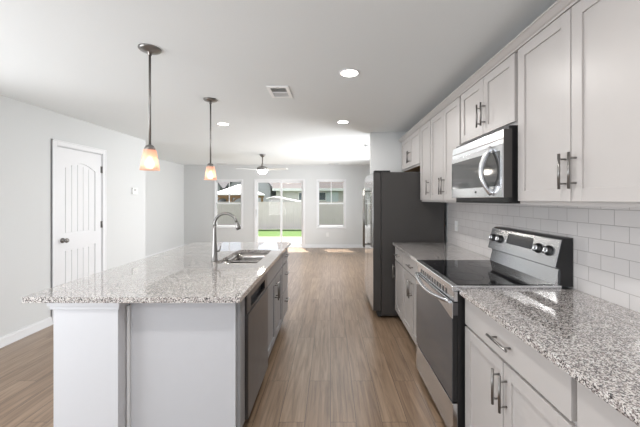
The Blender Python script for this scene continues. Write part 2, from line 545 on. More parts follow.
# ------------------------------------------------------------------ windows and sliding door
def window(n, R, label):
    x0, x1, z0, z1 = R
    r = struct_root('window_%d' % n, ((x0+x1)/2, YB, z0), label, 'window')
    f = 0.045
    ya, yb = YB-0.012, YB+0.10
    mb = MB().box(x0, x0+f, ya, yb, z0, z1).box(x1-f, x1, ya, yb, z0, z1).box(x0+f, x1-f, ya, yb, z1-f, z1).box(x0+f, x1-f, ya, yb, z0, z0+f)
    mb.box(x0-0.012, x1+0.012, YB-0.02, YB, z0-0.018, z0, 0.003)
    obj('window_frame', mb, 'white', r)
    zm = z0+(z1-z0)*0.50
    g = 0.03
    mb = MB().box(x0+f, x0+f+g, YB+0.05, YB+0.08, zm, z1-f).box(x1-f-g, x1-f, YB+0.05, YB+0.08, zm, z1-f)
    mb.box(x0+f, x1-f, YB+0.05, YB+0.08, z1-f-g, z1-f).box(x0+f, x1-f, YB+0.05, YB+0.08, zm-0.018, zm+0.022)
    mb.box((x0+x1)/2-0.011, (x0+x1)/2+0.011, YB+0.055, YB+0.075, zm, z1-f)
    s = obj('upper_sash', mb, 'white', r)
    obj('pane', MB().box(x0+f+g, x1-f-g, YB+0.064, YB+0.068, zm+0.022, z1-f-g), 'screenglass', s)
    mb = MB().box(x0+f, x0+f+g, YB+0.02, YB+0.05, z0+f, zm).box(x1-f-g, x1-f, YB+0.02, YB+0.05, z0+f, zm)
    mb.box(x0+f, x1-f, YB+0.02, YB+0.05, z0+f, z0+f+g).box(x0+f, x1-f, YB+0.02, YB+0.05, zm-0.02, zm+0.02)
    s = obj('lower_sash', mb, 'white', r)
    obj('pane', MB().box(x0+f+g, x1-f-g, YB+0.033, YB+0.037, z0+f+g, zm-0.02), 'screenglass', s)
window(1, W1, 'white window in the back wall left of the sliding door, gazebo outside')
window(2, W2, 'white window in the back wall right of the sliding door')

x0, x1, z0, z1 = SD
r = struct_root('door_2', ((x0+x1)/2, YB, 0), 'white sliding glass patio door in the back wall', 'door')
f = 0.05
mb = MB().box(x0, x0+f, YB-0.012, YB+0.12, 0, z1).box(x1-f, x1, YB-0.012, YB+0.12, 0, z1).box(x0+f, x1-f, YB-0.012, YB+0.12, z1-f, z1).box(x0+f, x1-f, YB-0.012, YB+0.12, 0, 0.03)
obj('door_frame', mb, 'white', r)
xm = -1.46
def slider(xa, xb, y0, y1, nm):
    s = 0.055
    mb = MB().box(xa, xa+s, y0, y1, 0.03, z1-f).box(xb-s, xb, y0, y1, 0.03, z1-f).box(xa+s, xb-s, y0, y1, z1-f-0.06, z1-f).box(xa+s, xb-s, y0, y1, 0.03, 0.12)
    o = obj(nm, mb, 'white', r)
    obj('pane', MB().box(xa+s, xb-s, (y0+y1)/2-0.002, (y0+y1)/2+0.002, 0.12, z1-f-0.06), 'glass', o)
    return o
slider(xm-0.03, x1-f, YB+0.06, YB+0.10, 'fixed_sash')
o = slider(x0+f, xm+0.03, YB+0.015, YB+0.055, 'sliding_sash')
obj('handle', MB().box(x0+f+0.015, x0+f+0.04, YB-0.015, YB+0.015, 0.90, 1.15, 0.005), 'white', o)
# frame of the unseen side opening added for the fill lamp
r = struct_root('window_3', (XW, 6.5, 0.65), 'unseen white side window added for fill light beyond the return wall', 'window')
mb = MB().box(XW+0.02, XW+0.08, 5.2, 5.25, 0.65, 2.15).box(XW+0.02, XW+0.08, 7.75, 7.8, 0.65, 2.15).box(XW+0.02, XW+0.08, 5.2, 7.8, 2.10, 2.15).box(XW+0.02, XW+0.08, 5.2, 7.8, 0.65, 0.70).box(XW+0.02, XW+0.08, 6.47, 6.53, 0.65, 2.15)
obj('window_frame', mb, 'white', r)

r = struct_root('window_4', (XL, 0.9, 0.5), 'unseen wide white window added for fill light in the left wall', 'window')  # unseen opening, added to let the left fill lamp in
mb = MB().box(XL-0.06, XL-0.01, -0.5, -0.45, 0.5, 2.15).box(XL-0.06, XL-0.01, 2.25, 2.3, 0.5, 2.15).box(XL-0.06, XL-0.01, -0.5, 2.3, 2.10, 2.15).box(XL-0.06, XL-0.01, -0.5, 2.3, 0.5, 0.55)
obj('window_frame', mb, 'white', r)

# ------------------------------------------------------------------ outside
struct('patio', MB().box(-9, 6, YB+T, 12.6, -0.25, -0.10), 'concrete', 'pale sunlit concrete patio outside the sliding door', 'patio')
mb = MB()
ys = [(12.6, -0.13), (14.0, -0.30), (16.2, -0.58), (18, -0.66), (48, -0.66)]
for k in range(len(ys)-1):
    a, b = ys[k], ys[k+1]
    nx = 40
    for i in range(nx):
        xa, xb = -30+60*i/nx, -30+60*(i+1)/nx
        mb.poly([(xa, a[0], a[1]), (xb, a[0], a[1]), (xb, b[0], b[1]), (xa, b[0], b[1])])
o = obj('grass', mb, 'grass'); o['kind'] = 'stuff'
tag(o, 'bright green sunlit lawn between the patio and the fence', 'grass')

YFN = 21.2
r = thing('fence', 'tall greyish vertical-board fence across the yard behind the lawn', 'fence', (-2, YFN, -0.66))
for k in range(7):
    xa = -12+k*2.5
    mb = MB()
    n = 15
    for i in range(n):
        a = xa+0.05+2.4*i/n
        mb.box(a+0.004, a+2.4/n-0.006, YFN, YFN+0.022, -0.64, 1.22)
    mb.box(xa+0.05, xa+2.45, YFN+0.022, YFN+0.06, -0.4, -0.31).box(xa+0.05, xa+2.45, YFN+0.022, YFN+0.06, 0.95, 1.04)
    obj('fence_panel', mb, 'fence', r)
for k in range(8):
    xa = -12+k*2.5
    obj('fence_post', MB().box(xa-0.05, xa+0.05, YFN-0.005, YFN+0.10, -0.66, 1.24).box(xa-0.065, xa+0.065, YFN-0.02, YFN+0.115, 1.24, 1.27), 'fence', r)
obj('top_rail', MB().box(-12, 5.5, YFN-0.02, YFN+0.08, 1.21, 1.25), 'fence', r)

# gazebo with white hip roof and timber posts
gx, gy = -7.9, 27.0
r = thing('gazebo', 'gazebo with a pale hip roof and brown timber posts beyond the fence', 'gazebo', (gx, gy, -0.66))
hw, hd, ez, pz = 1.8, 1.8, 1.86, 2.7
mb = MB()
a = [(gx-hw, gy-hd, ez), (gx+hw, gy-hd, ez), (gx+hw, gy+hd, ez), (gx-hw, gy+hd, ez)]
pk = [(gx-0.15, gy, pz), (gx+0.15, gy, pz)]
V = [mb.bm.verts.new(p) for p in a+pk] + [mb.bm.verts.new((p[0], p[1], p[2]-0.1)) for p in a]
F = mb.bm.faces.new
F((V[0], V[1], V[5], V[4])); F((V[1], V[2], V[5])); F((V[2], V[3], V[4], V[5])); F((V[3], V[0], V[4]))
for i in range(4): F((V[i], V[(i+1) % 4], V[6+(i+1) % 4], V[6+i]))
F((V[6], V[7], V[8], V[9]))
bmesh.ops.recalc_face_normals(mb.bm, faces=mb.bm.faces)
obj('roof', mb, 'whiteroof', r)
for sx in (-1, 1):
    for sy in (-1, 1):
        px, py = gx+sx*1.6, gy+sy*1.55
        obj('post', MB().box(px-0.09, px+0.09, py-0.09, py+0.09, -0.66, ez-0.3), 'timber', r)
for sy in (-1, 1):
    obj('beam', MB().box(gx-1.75, gx+1.75, gy+sy*1.55-0.07, gy+sy*1.55+0.07, ez-0.3, ez-0.1), 'timber', r)
    px = gx-0.25
    obj('post', MB().box(px-0.09, px+0.09, gy+sy*1.55-0.09, gy+sy*1.55+0.09, -0.66, ez-0.3), 'timber', r)
for px, ss in ((gx-1.6, (1,)), (gx-0.25, (-1, 1)), (gx+1.6, (-1,))):
    for s in ss:
        pts = [(px+s*(0.08+0.62*(1-math.cos(t))), gy-1.55, ez-0.98+0.68*math.sin(t)) for t in [PI/2*k/8 for k in range(9)]]
        obj('curved_brace', MB().tube(pts, 0.06, 8), 'timber', r)

# low white-roofed shed
r = thing('shed', 'low shed with a white sloping roof just beyond the fence, seen through the sliding door', 'shed', (-3.6, 24.6, -0.66))
sxl, sxm, sxr = -4.9, -4.35, -2.4
mb = MB().prism([(sxl, 1.52), (sxm, 1.66), (sxr, 1.27), (sxr, 1.19), (sxm, 1.57), (sxl, 1.44)], 'y', 23.6, 25.6)
obj('roof', mb, 'whiteroof', r)
mb = MB().prism([(sxl+0.15, -0.66), (sxl+0.15, 1.36), (sxm, 1.59), (sxr-0.15, 1.2), (sxr-0.15, -0.66)], 'y', 23.75, 25.45)
obj('wall', mb, 'siding2', r)

def gable_house(name_label, xa, xb, y0, y1, ez, apex, roofm, wallm, wins=()):
    r = thing('house', name_label, 'house', ((xa+xb)/2, (y0+y1)/2, -0.66))
    xm_ = (xa+xb)/2
    obj('wall', MB().prism([(xa+0.25, -0.66), (xa+0.25, ez), (xm_, apex-0.28), (xb-0.25, ez), (xb-0.25, -0.66)], 'y', y0+0.3, y1-0.3), wallm, r)
    obj('roof', MB().prism([(xa-0.1, ez-0.22), (xm_, apex), (xb+0.1, ez-0.22), (xb+0.1, ez-0.42), (xm_, apex-0.22), (xa-0.1, ez-0.42)], 'y', y0, y1), roofm, r)
    return r
gable_house('grey gabled house left behind the gazebo roof', -17.6, -11.6, 33, 41, 2.85, 6.6, 'greyroof', 'siding2')
gable_house('grey gabled house right behind the gazebo roof', -11.35, -6.3, 33.5, 41, 2.85, 6.2, 'greyroof', 'siding2')

r = thing('house', 'long single-storey house with taupe shingle roof and white eaves beyond the fence', 'house', (0.5, 34, -0.66))
hx0, hx1 = -6.2, 9.0
obj('wall', MB().box(hx0+0.3, hx1-0.3, 33.6, 40, -0.66, 2.40), 'siding', r)
obj('roof', MB().prism([(33.0, 2.58), (37, 6.4), (41, 2.58), (41, 2.48), (33.0, 2.48)], 'x', hx0, hx1), 'pinkroof', r)
obj('fascia', MB().box(hx0, hx1, 32.95, 33.05, 2.32, 2.60), 'whiteroof', r)
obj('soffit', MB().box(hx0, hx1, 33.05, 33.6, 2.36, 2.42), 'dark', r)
def hwin(xa, xb, za, zb, m='winglass'):
    w = obj('window', MB().box(xa-0.08, xb+0.08, 33.54, 33.6, za-0.08, zb+0.08), 'whiteroof', r)
    obj('window_pane', MB().box(xa, xb, 33.52, 33.55, za, zb), m, w)
hwin(-3.4, -2.9, 1.35, 2.1)
hwin(-1.25, -0.55, 1.35, 2.15)
hwin(0.15, 0.4, 1.35, 1.9)
obj('bump_out', MB().box(-0.45, 0.85, 33.40, 33.6, 0.0, 2.25), 'bluepanel', r)

# ------------------------------------------------------------------ cabinets
def bar_handle(x, s, y, z, length, vertical, r=0.006, off=0.032):
    """bar pull standing off the face x in direction s"""
    mb = MB()
    xb = x+s*off
    if vertical:
        mb.cyl((xb, y, z-length/2), (xb, y, z+length/2), r)
        for q in (-1, 1):
            mb.cyl((x, y, z+q*(length/2-0.025)), (xb, y, z+q*(length/2-0.025)), r*0.75, 10)
    else:
        mb.cyl((xb, y-length/2, z), (xb, y+length/2, z), r)
        for q in (-1, 1):
            mb.cyl((x, y+q*(length/2-0.025), z), (xb, y+q*(length/2-0.025), z), r*0.75, 10)
    return mb

def shaker(x, s, ya, yb, za, zb, st=0.057, th=0.02):
    """door whose back lies on plane x and front at x+s*th"""
    mb = MB()
    b = 0.0015
    mb.box(x, x+s*th, ya, ya+st, za, zb, b).box(x, x+s*th, yb-st, yb, za, zb, b)
    mb.box(x, x+s*th, ya+st, yb-st, za, za+st, b).box(x, x+s*th, ya+st, yb-st, zb-st, zb, b)
    mb.box(x+s*0.001, x+s*(th-0.009), ya+st-0.005, yb-st+0.005, za+st-0.005, zb-st+0.005)
    return mb

G = 0.012
def base_cabinet(label, s, xf, xb, y0, y1, cm='cab', top='drawer', doors=2, drawers=0, handle='nickel', group=None, doorpull=None, dn='base_cabinet'):
    """front frame plane at xf, opens in direction s"""
    r = thing(dn, label, 'cabinet', ((xf+xb)/2, (y0+y1)/2, 0), group)
    if top == 'false' and not drawers:      # open-topped carcass, the sink bowls hang inside it
        b = xf-s*0.018; c = xb+s*0.018
        mb = MB().box(xf, b, y0+0.001, y1-0.001, 0.105, 0.869).box(b, b-s*0.012, y0+0.001, y1-0.001, 0.105, 0.883).box(c, xb, y0+0.001, y1-0.001, 0.105, 0.883)
        mb.box(b, c, y0+0.001, y0+0.018, 0.105, 0.883).box(b, c, y1-0.018, y1-0.001, 0.105, 0.883).box(b, c, y0+0.018, y1-0.018, 0.105, 0.123)
    else:
        mb = MB().box(xf, xb, y0+0.001, y1-0.001, 0.105, 0.869).box(xf-s*0.028, xb, y0+0.001, y1-0.001, 0.869, 0.883)
    obj('cabinet_box', mb, cm, r)
    obj('toe_kick', MB().box(xf-s*0.075, xf-s*0.09, y0+0.001, y1-0.001, 0, 0.105), 'toe', r)
    fx = xf+s*0.02
    ya, yb = y0+G, y1-G
    if drawers:
        hs = [(0.722, 0.868), (0.425, 0.708), (0.125, 0.411)]
        for (a, b) in hs:
            d = obj('drawer', MB().box(xf, fx, ya, yb, a, b, 0.002), cm, r)
            obj('handle', bar_handle(fx, s, (ya+yb)/2, (a+b)/2+(0.03 if b-a > 0.2 else 0), 0.15, False), handle, d)
        return r
    if top in ('drawer', 'false'):
        d = obj('drawer' if top == 'drawer' else 'false_front', MB().box(xf, fx, ya, yb, 0.722, 0.868, 0.002), cm, r)
        if top == 'drawer':
            obj('handle', bar_handle(fx, s, (ya+yb)/2, 0.795, 0.16, False), handle, d)
        zt = 0.708
    else:
        zt = 0.868
    if doors == 2:
        m_ = (ya+yb)/2
        for (a, b, hy) in ((ya, m_-0.003, m_-0.029), (m_+0.003, yb, m_+0.029)):
            d = obj('door', shaker(xf, s, a, b, 0.125, zt), cm, r)
            obj('handle', bar_handle(fx, s, hy, zt-0.125, 0.16, True), handle, d)
    else:
        d = obj('door', shaker(xf, s, ya, yb, 0.125, zt), cm, r)
        hy = ya+0.03 if doorpull == 'near' else yb-0.03
        obj('handle', bar_handle(fx, s, hy, zt-0.125, 0.16, True), handle, d)
    return r

XF = 0.785
Ya, Yb_, Yc = 1.783, 2.545, 3.69   # range near side, range far side, counter far end
YK = 0.974
base_cabinet('light grey base cabinet right of the range, drawer over two doors', -1, XF, XW-0.012, YK, Ya-0.008)
base_cabinet('light grey base cabinet at the lower right corner of the picture, only its drawer showing', -1, XF, XW-0.012, 0.06, YK)
base_cabinet('light grey base cabinet between the range and the narrow cabinet by the fridge', -1, XF, XW-0.012, Yb_+0.008, 3.31)
base_cabinet('narrow light grey base cabinet right beside the fridge', -1, XF, XW-0.012, 3.31, Yc-0.005, doors=1, doorpull='far')

# countertops
o = obj('countertop', MB().box(0.739, XW-0.002, 0.0, Ya-0.004, 0.884, 0.914, 0.003), 'granite'); tag(o, 'speckled granite countertop in the right foreground, nearer than the range', 'countertop')
o = obj('countertop', MB().box(0.739, XW-0.002, Yb_+0.004, Yc+0.012, 0.884, 0.914, 0.003), 'granite'); tag(o, 'speckled granite countertop between the range and the fridge', 'countertop')

# tile backsplash
o = obj('backsplash', MB().box(1.402, XW, 0.0, Yc+0.012, 0.9145, 1.41), 'tile')
tag(o, 'pale glossy subway tile backsplash on the wall behind the range', 'backsplash')

# outlet on backsplash
r = thing('outlet', 'white outlet plate on the tile backsplash near the fridge', 'outlet', (1.402, 3.45, 1.075))
obj('cover_plate', MB().box(1.396, 1.402, 3.415, 3.485, 1.075, 1.19, 0.002), 'plastic', r)
for z in (1.108, 1.157):
    obj('socket', MB().box(1.3945, 1.3965, 3.434, 3.466, z-0.014, z+0.014, 0.0008), 'white', r)

# wall cabinets
def wall_cabinet(label, y0, y1, z0, z1, doors=2, hpos='low', pull='near', xf=1.085, xb=XW, hl=0.16, under=None):
    r = thing('wall_cabinet', label, 'cabinet', ((xf+xb)/2, (y0+y1)/2, z0))
    obj('cabinet_box', MB().box(xf, xb, y0+0.001, y1-0.001, z0, z1), 'cab', r)
    if under: obj('underside', MB().box(xf+0.02, xb-0.01, y0+0.02, y1-0.02, z0-0.003, z0), under, r)
    fx = xf-0.02
    ya, yb, za, zb = y0+G, y1-G, z0+0.020, z1-0.008
    hz = za+0.055+hl/2
    if doors == 2:
        m_ = (ya+yb)/2
        for (a, b, hy) in ((ya, m_-0.003, m_-0.029), (m_+0.003, yb, m_+0.029)):
            d = obj('door', shaker(xf, -1, a, b, za, zb), 'cab', r)
            obj('handle', bar_handle(fx, -1, hy, hz, hl, True), 'nickel', d)
    else:
        d = obj('door', shaker(xf, -1, ya, yb, za, zb), 'cab', r)
        obj('handle', bar_handle(fx, -1, (ya+0.03) if pull == 'near' else (yb-0.03), hz, hl, True), 'nickel', d)
    return r
ZT = 2.286
wall_cabinet('large light grey wall cabinet right of the microwave with two tall doors', 0.974, 1.774, 1.400, ZT)
wall_cabinet('light grey wall cabinet nearest the camera, continuing right beyond the picture edge', 0.17, 0.974, 1.400, ZT)
wall_cabinet('short light grey wall cabinet above the microwave', Ya, Yb_, 1.862, ZT, hl=0.16)
wall_cabinet('tall two-door light grey wall cabinet left of the microwave', Yb_+0.004, 3.31, 1.400, ZT)
wall_cabinet('narrow single-door light grey wall cabinet nearest the fridge', 3.31, Yc, 1.400, ZT, doors=1, pull='near')
wall_cabinet('short light grey wall cabinet above the fridge', Yc+0.004, 4.66, 1.843, ZT, hl=0.16, under='woodunder')
# crown moulding
prof = [(1.085, ZT-0.004), (1.062, ZT-0.004), (1.058, ZT+0.004), (1.05, ZT+0.008), (1.036, ZT+0.022), (1.028, ZT+0.030), (1.022, ZT+0.032), (1.022, ZT+0.040), (1.095, ZT+0.040), (1.095, ZT), (1.085, ZT)]
mb = MB().prism(prof, 'y', 0.17, 4.675)
o = struct('trim_1', mb, 'cab', 'light grey crown moulding along the top of the wall cabinets', 'trim')

# ------------------------------------------------------------------ range
r = thing('range', 'stainless steel electric range with a black glass top set into the right counter', 'range', (1.05, 2.164, 0))
ya, yb = Ya+0.002, Yb_-0.002
obj('range_body', MB().box(0.735, 1.385, ya+0.004, yb-0.004, 0.06, 0.895).box(0.77, 1.36, ya+0.02, yb-0.02, 0.0, 0.06), 'black', r)
mb = MB().box(0.700, 1.335, ya, yb, 0.900, 0.932, 0.006, 3)
obj('cooktop_rim', mb, 'steel', r)
ck = obj('cooktop_glass', MB().box(0.735, 1.30, ya+0.016, yb-0.016, 0.930, 0.9345, 0.001), 'blackglass', r)
for (bx, by, br_) in ((0.87, 1.99, 0.105), (0.87, 2.35, 0.08), (1.14, 1.99, 0.075), (1.14, 2.35, 0.095)):
    mb = MB().lathe([(br_, 0), (br_, 0.0004), (br_-0.003, 0.0004), (br_-0.003, 0)], (bx, by, 0.9345), 48, 'z', caps=False)
    obj('burner_ring', mb, 'ringprint', ck)
# vent strip under the rim
mb = MB().box(0.712, 0.735, ya+0.003, yb-0.003, 0.838, 0.897, 0.003)
vs_ = obj('vent_strip', mb, 'steel', r)
for k in range(11):
    yy = ya+0.11+k*0.052
    obj('vent_slot', MB().box(0.7105, 0.7135, yy, yy+0.026, 0.852, 0.884), 'black', vs_)
# oven door
dr = obj('oven_door', MB().box(0.705, 0.735, ya+0.003, yb-0.003, 0.258, 0.834, 0.004), 'black', r)
pts = [(ya+0.003, 0.834), (ya+0.003, 0.742)]
for k in range(13):
    t = k/12
    pts.append((ya+0.03+(yb-ya-0.06)*t, 0.742+0.045*math.sin(PI*t)))
pts += [(yb-0.003, 0.742), (yb-0.003, 0.834)]
obj('door_top_band', MB().prism(pts, 'x', 0.701, 0.706), 'steel', dr)
obj('oven_glass', MB().box(0.7025, 0.7055, ya+0.006, yb-0.006, 0.262, 0.785), 'ovenglass', dr)
obj('door_edge', MB().box(0.706, 0.734, ya+0.0005, ya+0.0035, 0.76, 0.832), 'steelh', dr)
pts = [(0.700-0.036*math.sin(PI*t)**0.6, ya+0.035+(yb-ya-0.07)*t, 0.832-0.028*math.sin(PI*t)) for t in [k/24 for k in range(25)]]
obj('door_handle', MB().tube(pts, 0.015, 12, 0.8), 'steelhandle', dr)
obj('storage_drawer', MB().box(0.703, 0.735, ya+0.003, yb-0.003, 0.052, 0.250, 0.004), 'steel', r)
# back guard
obj('backguard', MB().prism([(1.325, 0.925), (1.325, 1.02), (1.30, 1.04), (1.336, 1.197), (1.352, 1.205), (1.398, 1.205), (1.398, 0.925)], 'y', ya+0.002, yb-0.002), 'black', r)
obj('lower_splash', MB().prism([(1.305, 0.932), (1.315, 0.94), (1.338, 1.018), (1.345, 1.03), (1.30, 1.03)][:0] or [(1.300, 0.932), (1.322, 1.022), (1.328, 1.022), (1.328, 0.932)], 'y', ya+0.012, yb-0.012), 'steel', r)
cp = obj('control_panel', MB().prism([(1.289, 1.036), (1.325, 1.192), (1.338, 1.196), (1.302, 1.036)], 'y', ya+0.004, yb-0.004), 'steel', r)
nrm = Vector((-0.974, 0, 0.225))
def on_panel(z):
    return 1.289+(z-1.036)*(0.036/0.156)
tl = on_panel(1.176)
obj('display', MB().prism([(on_panel(1.104)-0.0015, 1.104), (tl-0.0015, 1.176), (tl+0.002, 1.176), (on_panel(1.104)+0.002, 1.104)], 'y', 2.015, 2.30), 'display', cp)
for (y, z) in ((2.487, 1.122), (2.392, 1.122), (1.951, 1.122), (1.858, 1.122)):
    c = Vector((on_panel(z), y, z))
    k = obj('knob', MB().tube([c, c+nrm*0.008, c+nrm*0.0085, c+nrm*0.020], [0.032, 0.031, 0.026, 0.024], 24), 'black', cp)
    q = c+nrm*0.020
    mbk = MB().tube([q, q+nrm*0.006], [0.022, 0.019], 24)
    up = Vector((0.225, 0, 0.974))*0.022
    mbk.tube([q+nrm*0.006-up, q+nrm*0.012-up*0.4, q+nrm*0.012+up*0.4, q+nrm*0.006+up], 0.006, 8)
    obj('knob_grip', mbk, 'chrome', k)

# ------------------------------------------------------------------ microwave
r = thing('microwave', 'stainless over-the-range microwave hung below the short wall cabinet', 'microwave', (1.2, 2.164, 1.407))
ya, yb = Ya+0.006, Yb_-0.004
obj('microwave_body', MB().box(1.03, XW-0.005, ya, yb, 1.412, 1.858, 0.003), 'black', r)
obj('side_panel', MB().box(1.0, 1.048, ya-0.0006, ya+0.002, 1.440, 1.838), 'fridgeside', r)
obj('bottom_vent', MB().box(1.02, 1.36, ya+0.02, yb-0.02, 1.404, 1.412), 'dark', r)
tp = obj('top_grille', MB().prism([(0.998, 1.752), (1.004, 1.836), (1.03, 1.842), (1.03, 1.752)], 'y', ya, yb), 'steel', r)
obj('grille_slot', MB().prism([(0.9995, 1.779), (1.0000, 1.786), (1.004, 1.786), (1.004, 1.779)], 'y', ya+0.004, yb-0.004), 'toe', tp)
dr = obj('microwave_door', MB().box(0.992, 1.03, ya, yb, 1.440, 1.749, 0.003), 'steel', r)
obj('door_glass', MB().box(0.9895, 0.9935, ya+0.03, yb-0.012, 1.508, 1.716, 0.001), 'mwglass', dr)
obj('button', MB().lathe([(0.008, 0), (0.008, -0.003), (0.001, -0.004)], (0.992, 2.12, 1.478), 16, 'x'), 'dark', dr)
pts = [(0.990-0.058*math.sin(PI*t)**0.8, 1.905+0.012*math.sin(PI*t), 1.462+0.285*t) for t in [k/24 for k in range(25)]]
obj('door_handle', MB().tube(pts, 0.0105, 12, 1.5), 'steel', dr)

# ------------------------------------------------------------------ fridge
r = thing('refrigerator', 'side-by-side refrigerator with dark grey sides at the far end of the counter', 'refrigerator', (0.95, 4.17, 0))
y0, y1 = 3.722, 4.63
obj('fridge_body', MB().box(0.612, 1.37, y0+0.004, y1-0.004, 0.03, 1.755, 0.004), 'fridgeside', r)
obj('hinge_cover', MB().box(0.53, 0.72, y0+0.01, y0+0.11, 1.756, 1.776, 0.004), 'dark', r)
obj('kick_grille', MB().box(0.57, 0.612, y0+0.01, y1-0.01, 0.02, 0.085), 'dark', r)
ym = 4.235
for (a, b, hy) in ((y0, ym-0.003, ym-0.045), (ym+0.003, y1, ym+0.045)):
    d = obj('fridge_door', MB().box(0.514, 0.606, a, b, 0.088, 1.752, 0.006), 'fridgeside', r)
    obj('door_skin', MB().box(0.5105, 0.516, a+0.004, b-0.004, 0.092, 1.748, 0.001), 'fridgefront', d)
    mb = MB().tube([(0.455, hy, 0.78), (0.455, hy, 1.58)], 0.011, 12)
    mb.cyl((0.455, hy, 0.82), (0.512, hy, 0.82), 0.009).cyl((0.455, hy, 1.54), (0.512, hy, 1.54), 0.009)
    obj('handle', mb, 'nickel', d)
d = [c for c in r.children if c.name.startswith('fridge_door')][1]
obj('dispenser', MB().box(0.508, 0.512, 4.33, 4.55, 1.05, 1.42, 0.001), 'blackglass', d)

# ------------------------------------------------------------------ island
IX0, IX1, IY0, IY1 = -1.627, -0.476, 1.63, 3.74
# top with sink cut-out
SX0, SX1, SY0, SY1 = -0.935, -0.592, 2.476, 3.16
def rounded(x0, x1, y0, y1, r, n=6):
    pts = []
    for (cx, cy, a0) in ((x1-r, y1-r, 0), (x0+r, y1-r, PI/2), (x0+r, y0+r, PI), (x1-r, y0+r, 1.5*PI)):
        for k in range(n+1):
            a = a0+PI/2*k/n
            pts.append((cx+r*math.cos(a), cy+r*math.sin(a)))
    return pts
def ring_slab(outer, inner, z0, z1):
    """plate with a hole; both loops have the same point count and angular order"""
    mb = MB(); bm = mb.bm
    n = len(outer)
    V = {}
    for nm, lp, z in (('ot', outer, z1), ('it', inner, z1), ('ob', outer, z0), ('ib', inner, z0)):
        V[nm] = [bm.verts.new((p[0], p[1], z)) for p in lp]
    for i in range(n):
        j = (i+1) % n
        bm.faces.new((V['ot'][i], V['ot'][j], V['it'][j], V['it'][i]))
        bm.faces.new((V['ob'][i], V['ib'][i], V['ib'][j], V['ob'][j]))
        bm.faces.new((V['ot'][i], V['ob'][i], V['ob'][j], V['ot'][j]))
        bm.faces.new((V['it'][i], V['it'][j], V['ib'][j], V['ib'][i]))
    bmesh.ops.recalc_face_normals(bm, faces=bm.faces)
    return mb
o = obj('countertop', ring_slab(rounded(IX0, IX1, IY0, IY1, 0.006), rounded(SX0, SX1, SY0, SY1, 0.06), 0.884, 0.914), 'granite')
tag(o, 'large speckled granite island top with an undermount sink cut into it', 'countertop')

# sink: two bowls
r = thing('sink', 'undermount stainless double-bowl sink in the island top', 'sink', ((SX0+SX1)/2, (SY0+SY1)/2, 0.66))
YD = 2.765
def bowl(x0, x1, y0, y1, zt, zb, rr):
    mb = MB(); bm = mb.bm
    lo = [rounded(x0, x1, y0, y1, rr), rounded(x0+0.008, x1-0.008, y0+0.008, y1-0.008, rr), rounded(x0+0.014, x1-0.014, y0+0.014, y1-0.014, rr), rounded(x0+0.04, x1-0.04, y0+0.04, y1-0.04, rr*0.7)]
    zs = [zt, zt-0.05, zb+0.03, zb]
    R = [[bm.verts.new((p[0], p[1], z)) for p in l] for l, z in zip(lo, zs)]
    n = len(R[0])
    for k in range(3):
        for i in range(n):
            f = bm.faces.new((R[k][i], R[k][(i+1) % n], R[k+1][(i+1) % n], R[k+1][i])); f.smooth = True
    bm.faces.new(R[3])
    # outer shell for thickness
    R2 = [[bm.verts.new((p[0], p[1], z)) for p in l] for l, z in ((rounded(x0-0.003, x1+0.003, y0-0.003, y1+0.003, rr), zt), (rounded(x0-0.003, x1+0.003, y0-0.003, y1+0.003, rr), zb-0.004))]
    for i in range(n):
        bm.faces.new((R2[0][i], R2[1][i], R2[1][(i+1) % n], R2[0][(i+1) % n]))
        bm.faces.new((R[0][i], R2[0][i], R2[0][(i+1) % n], R[0][(i+1) % n]))
    bm.faces.new(R2[1])
    bmesh.ops.recalc_face_normals(bm, faces=bm.faces)
    return mb
b1 = obj('bowl', bowl(SX0+0.004, SX1-0.004, SY0+0.004, YD-0.008, 0.882, 0.70, 0.05), 'sinksteel', r)
b2 = obj('bowl', bowl(SX0+0.004, SX1-0.004, YD+0.008, SY1-0.004, 0.882, 0.68, 0.05), 'sinksteel', r)
obj('drain', MB().lathe([(0.04, 0), (0.04, 0.003), (0.03, 0.001)], ((SX0+SX1)/2, 2.63, 0.70), 24), 'chrome', b1)
obj('drain', MB().lathe([(0.04, 0), (0.04, 0.003), (0.03, 0.001)], ((SX0+SX1)/2, 2.96, 0.68), 24), 'chrome', b2)
obj('bowl_divider', MB().box(SX0+0.01, SX1-0.01, YD-0.011, YD+0.011, 0.79, 0.880, 0.004), 'sinksteel', r)

# faucet
fx, fy = -0.968, 2.59
r = thing('faucet', 'tall brushed nickel gooseneck faucet standing behind the island sink', 'faucet', (fx, fy, 0.914))
obj('faucet_body', MB().lathe([(0.030, 0), (0.030, 0.006), (0.026, 0.012), (0.023, 0.06), (0.020, 0.12), (0.016, 0.20), (0.0135, 0.27), (0.0125, 0.30)], (fx, fy, 0.914), 28), 'nickel', r)
R_ = 0.092
pts = [(fx, fy, 1.20)]
for k in range(0, 21):
    a = PI-(PI*0.93)*k/20
    pts.append((fx+R_+R_*math.cos(a), fy, 1.222+0.088*math.sin(a)))
obj('spout', MB().tube(pts, 0.0115, 16), 'nickel', r)
e = Vector(pts[-1]); dd = (Vector(pts[-1])-Vector(pts[-2])).normalized()
sh = obj('spray_head', MB().tube([e, e+dd*0.012, e+dd*0.045, e+dd*0.062], [0.012, 0.0145, 0.019, 0.020], 20), 'nickel', r)
obj('nozzle', MB().tube([e+dd*0.062, e+dd*0.068], [0.018, 0.016], 20), 'black', sh)
obj('lever', MB().tube([(fx+0.018, fy, 1.00), (fx+0.035, fy, 1.00), (fx+0.045, fy-0.005, 1.012), (fx+0.055, fy-0.015, 1.05)], [0.012, 0.010, 0.006, 0.005], 12), 'nickel', r)

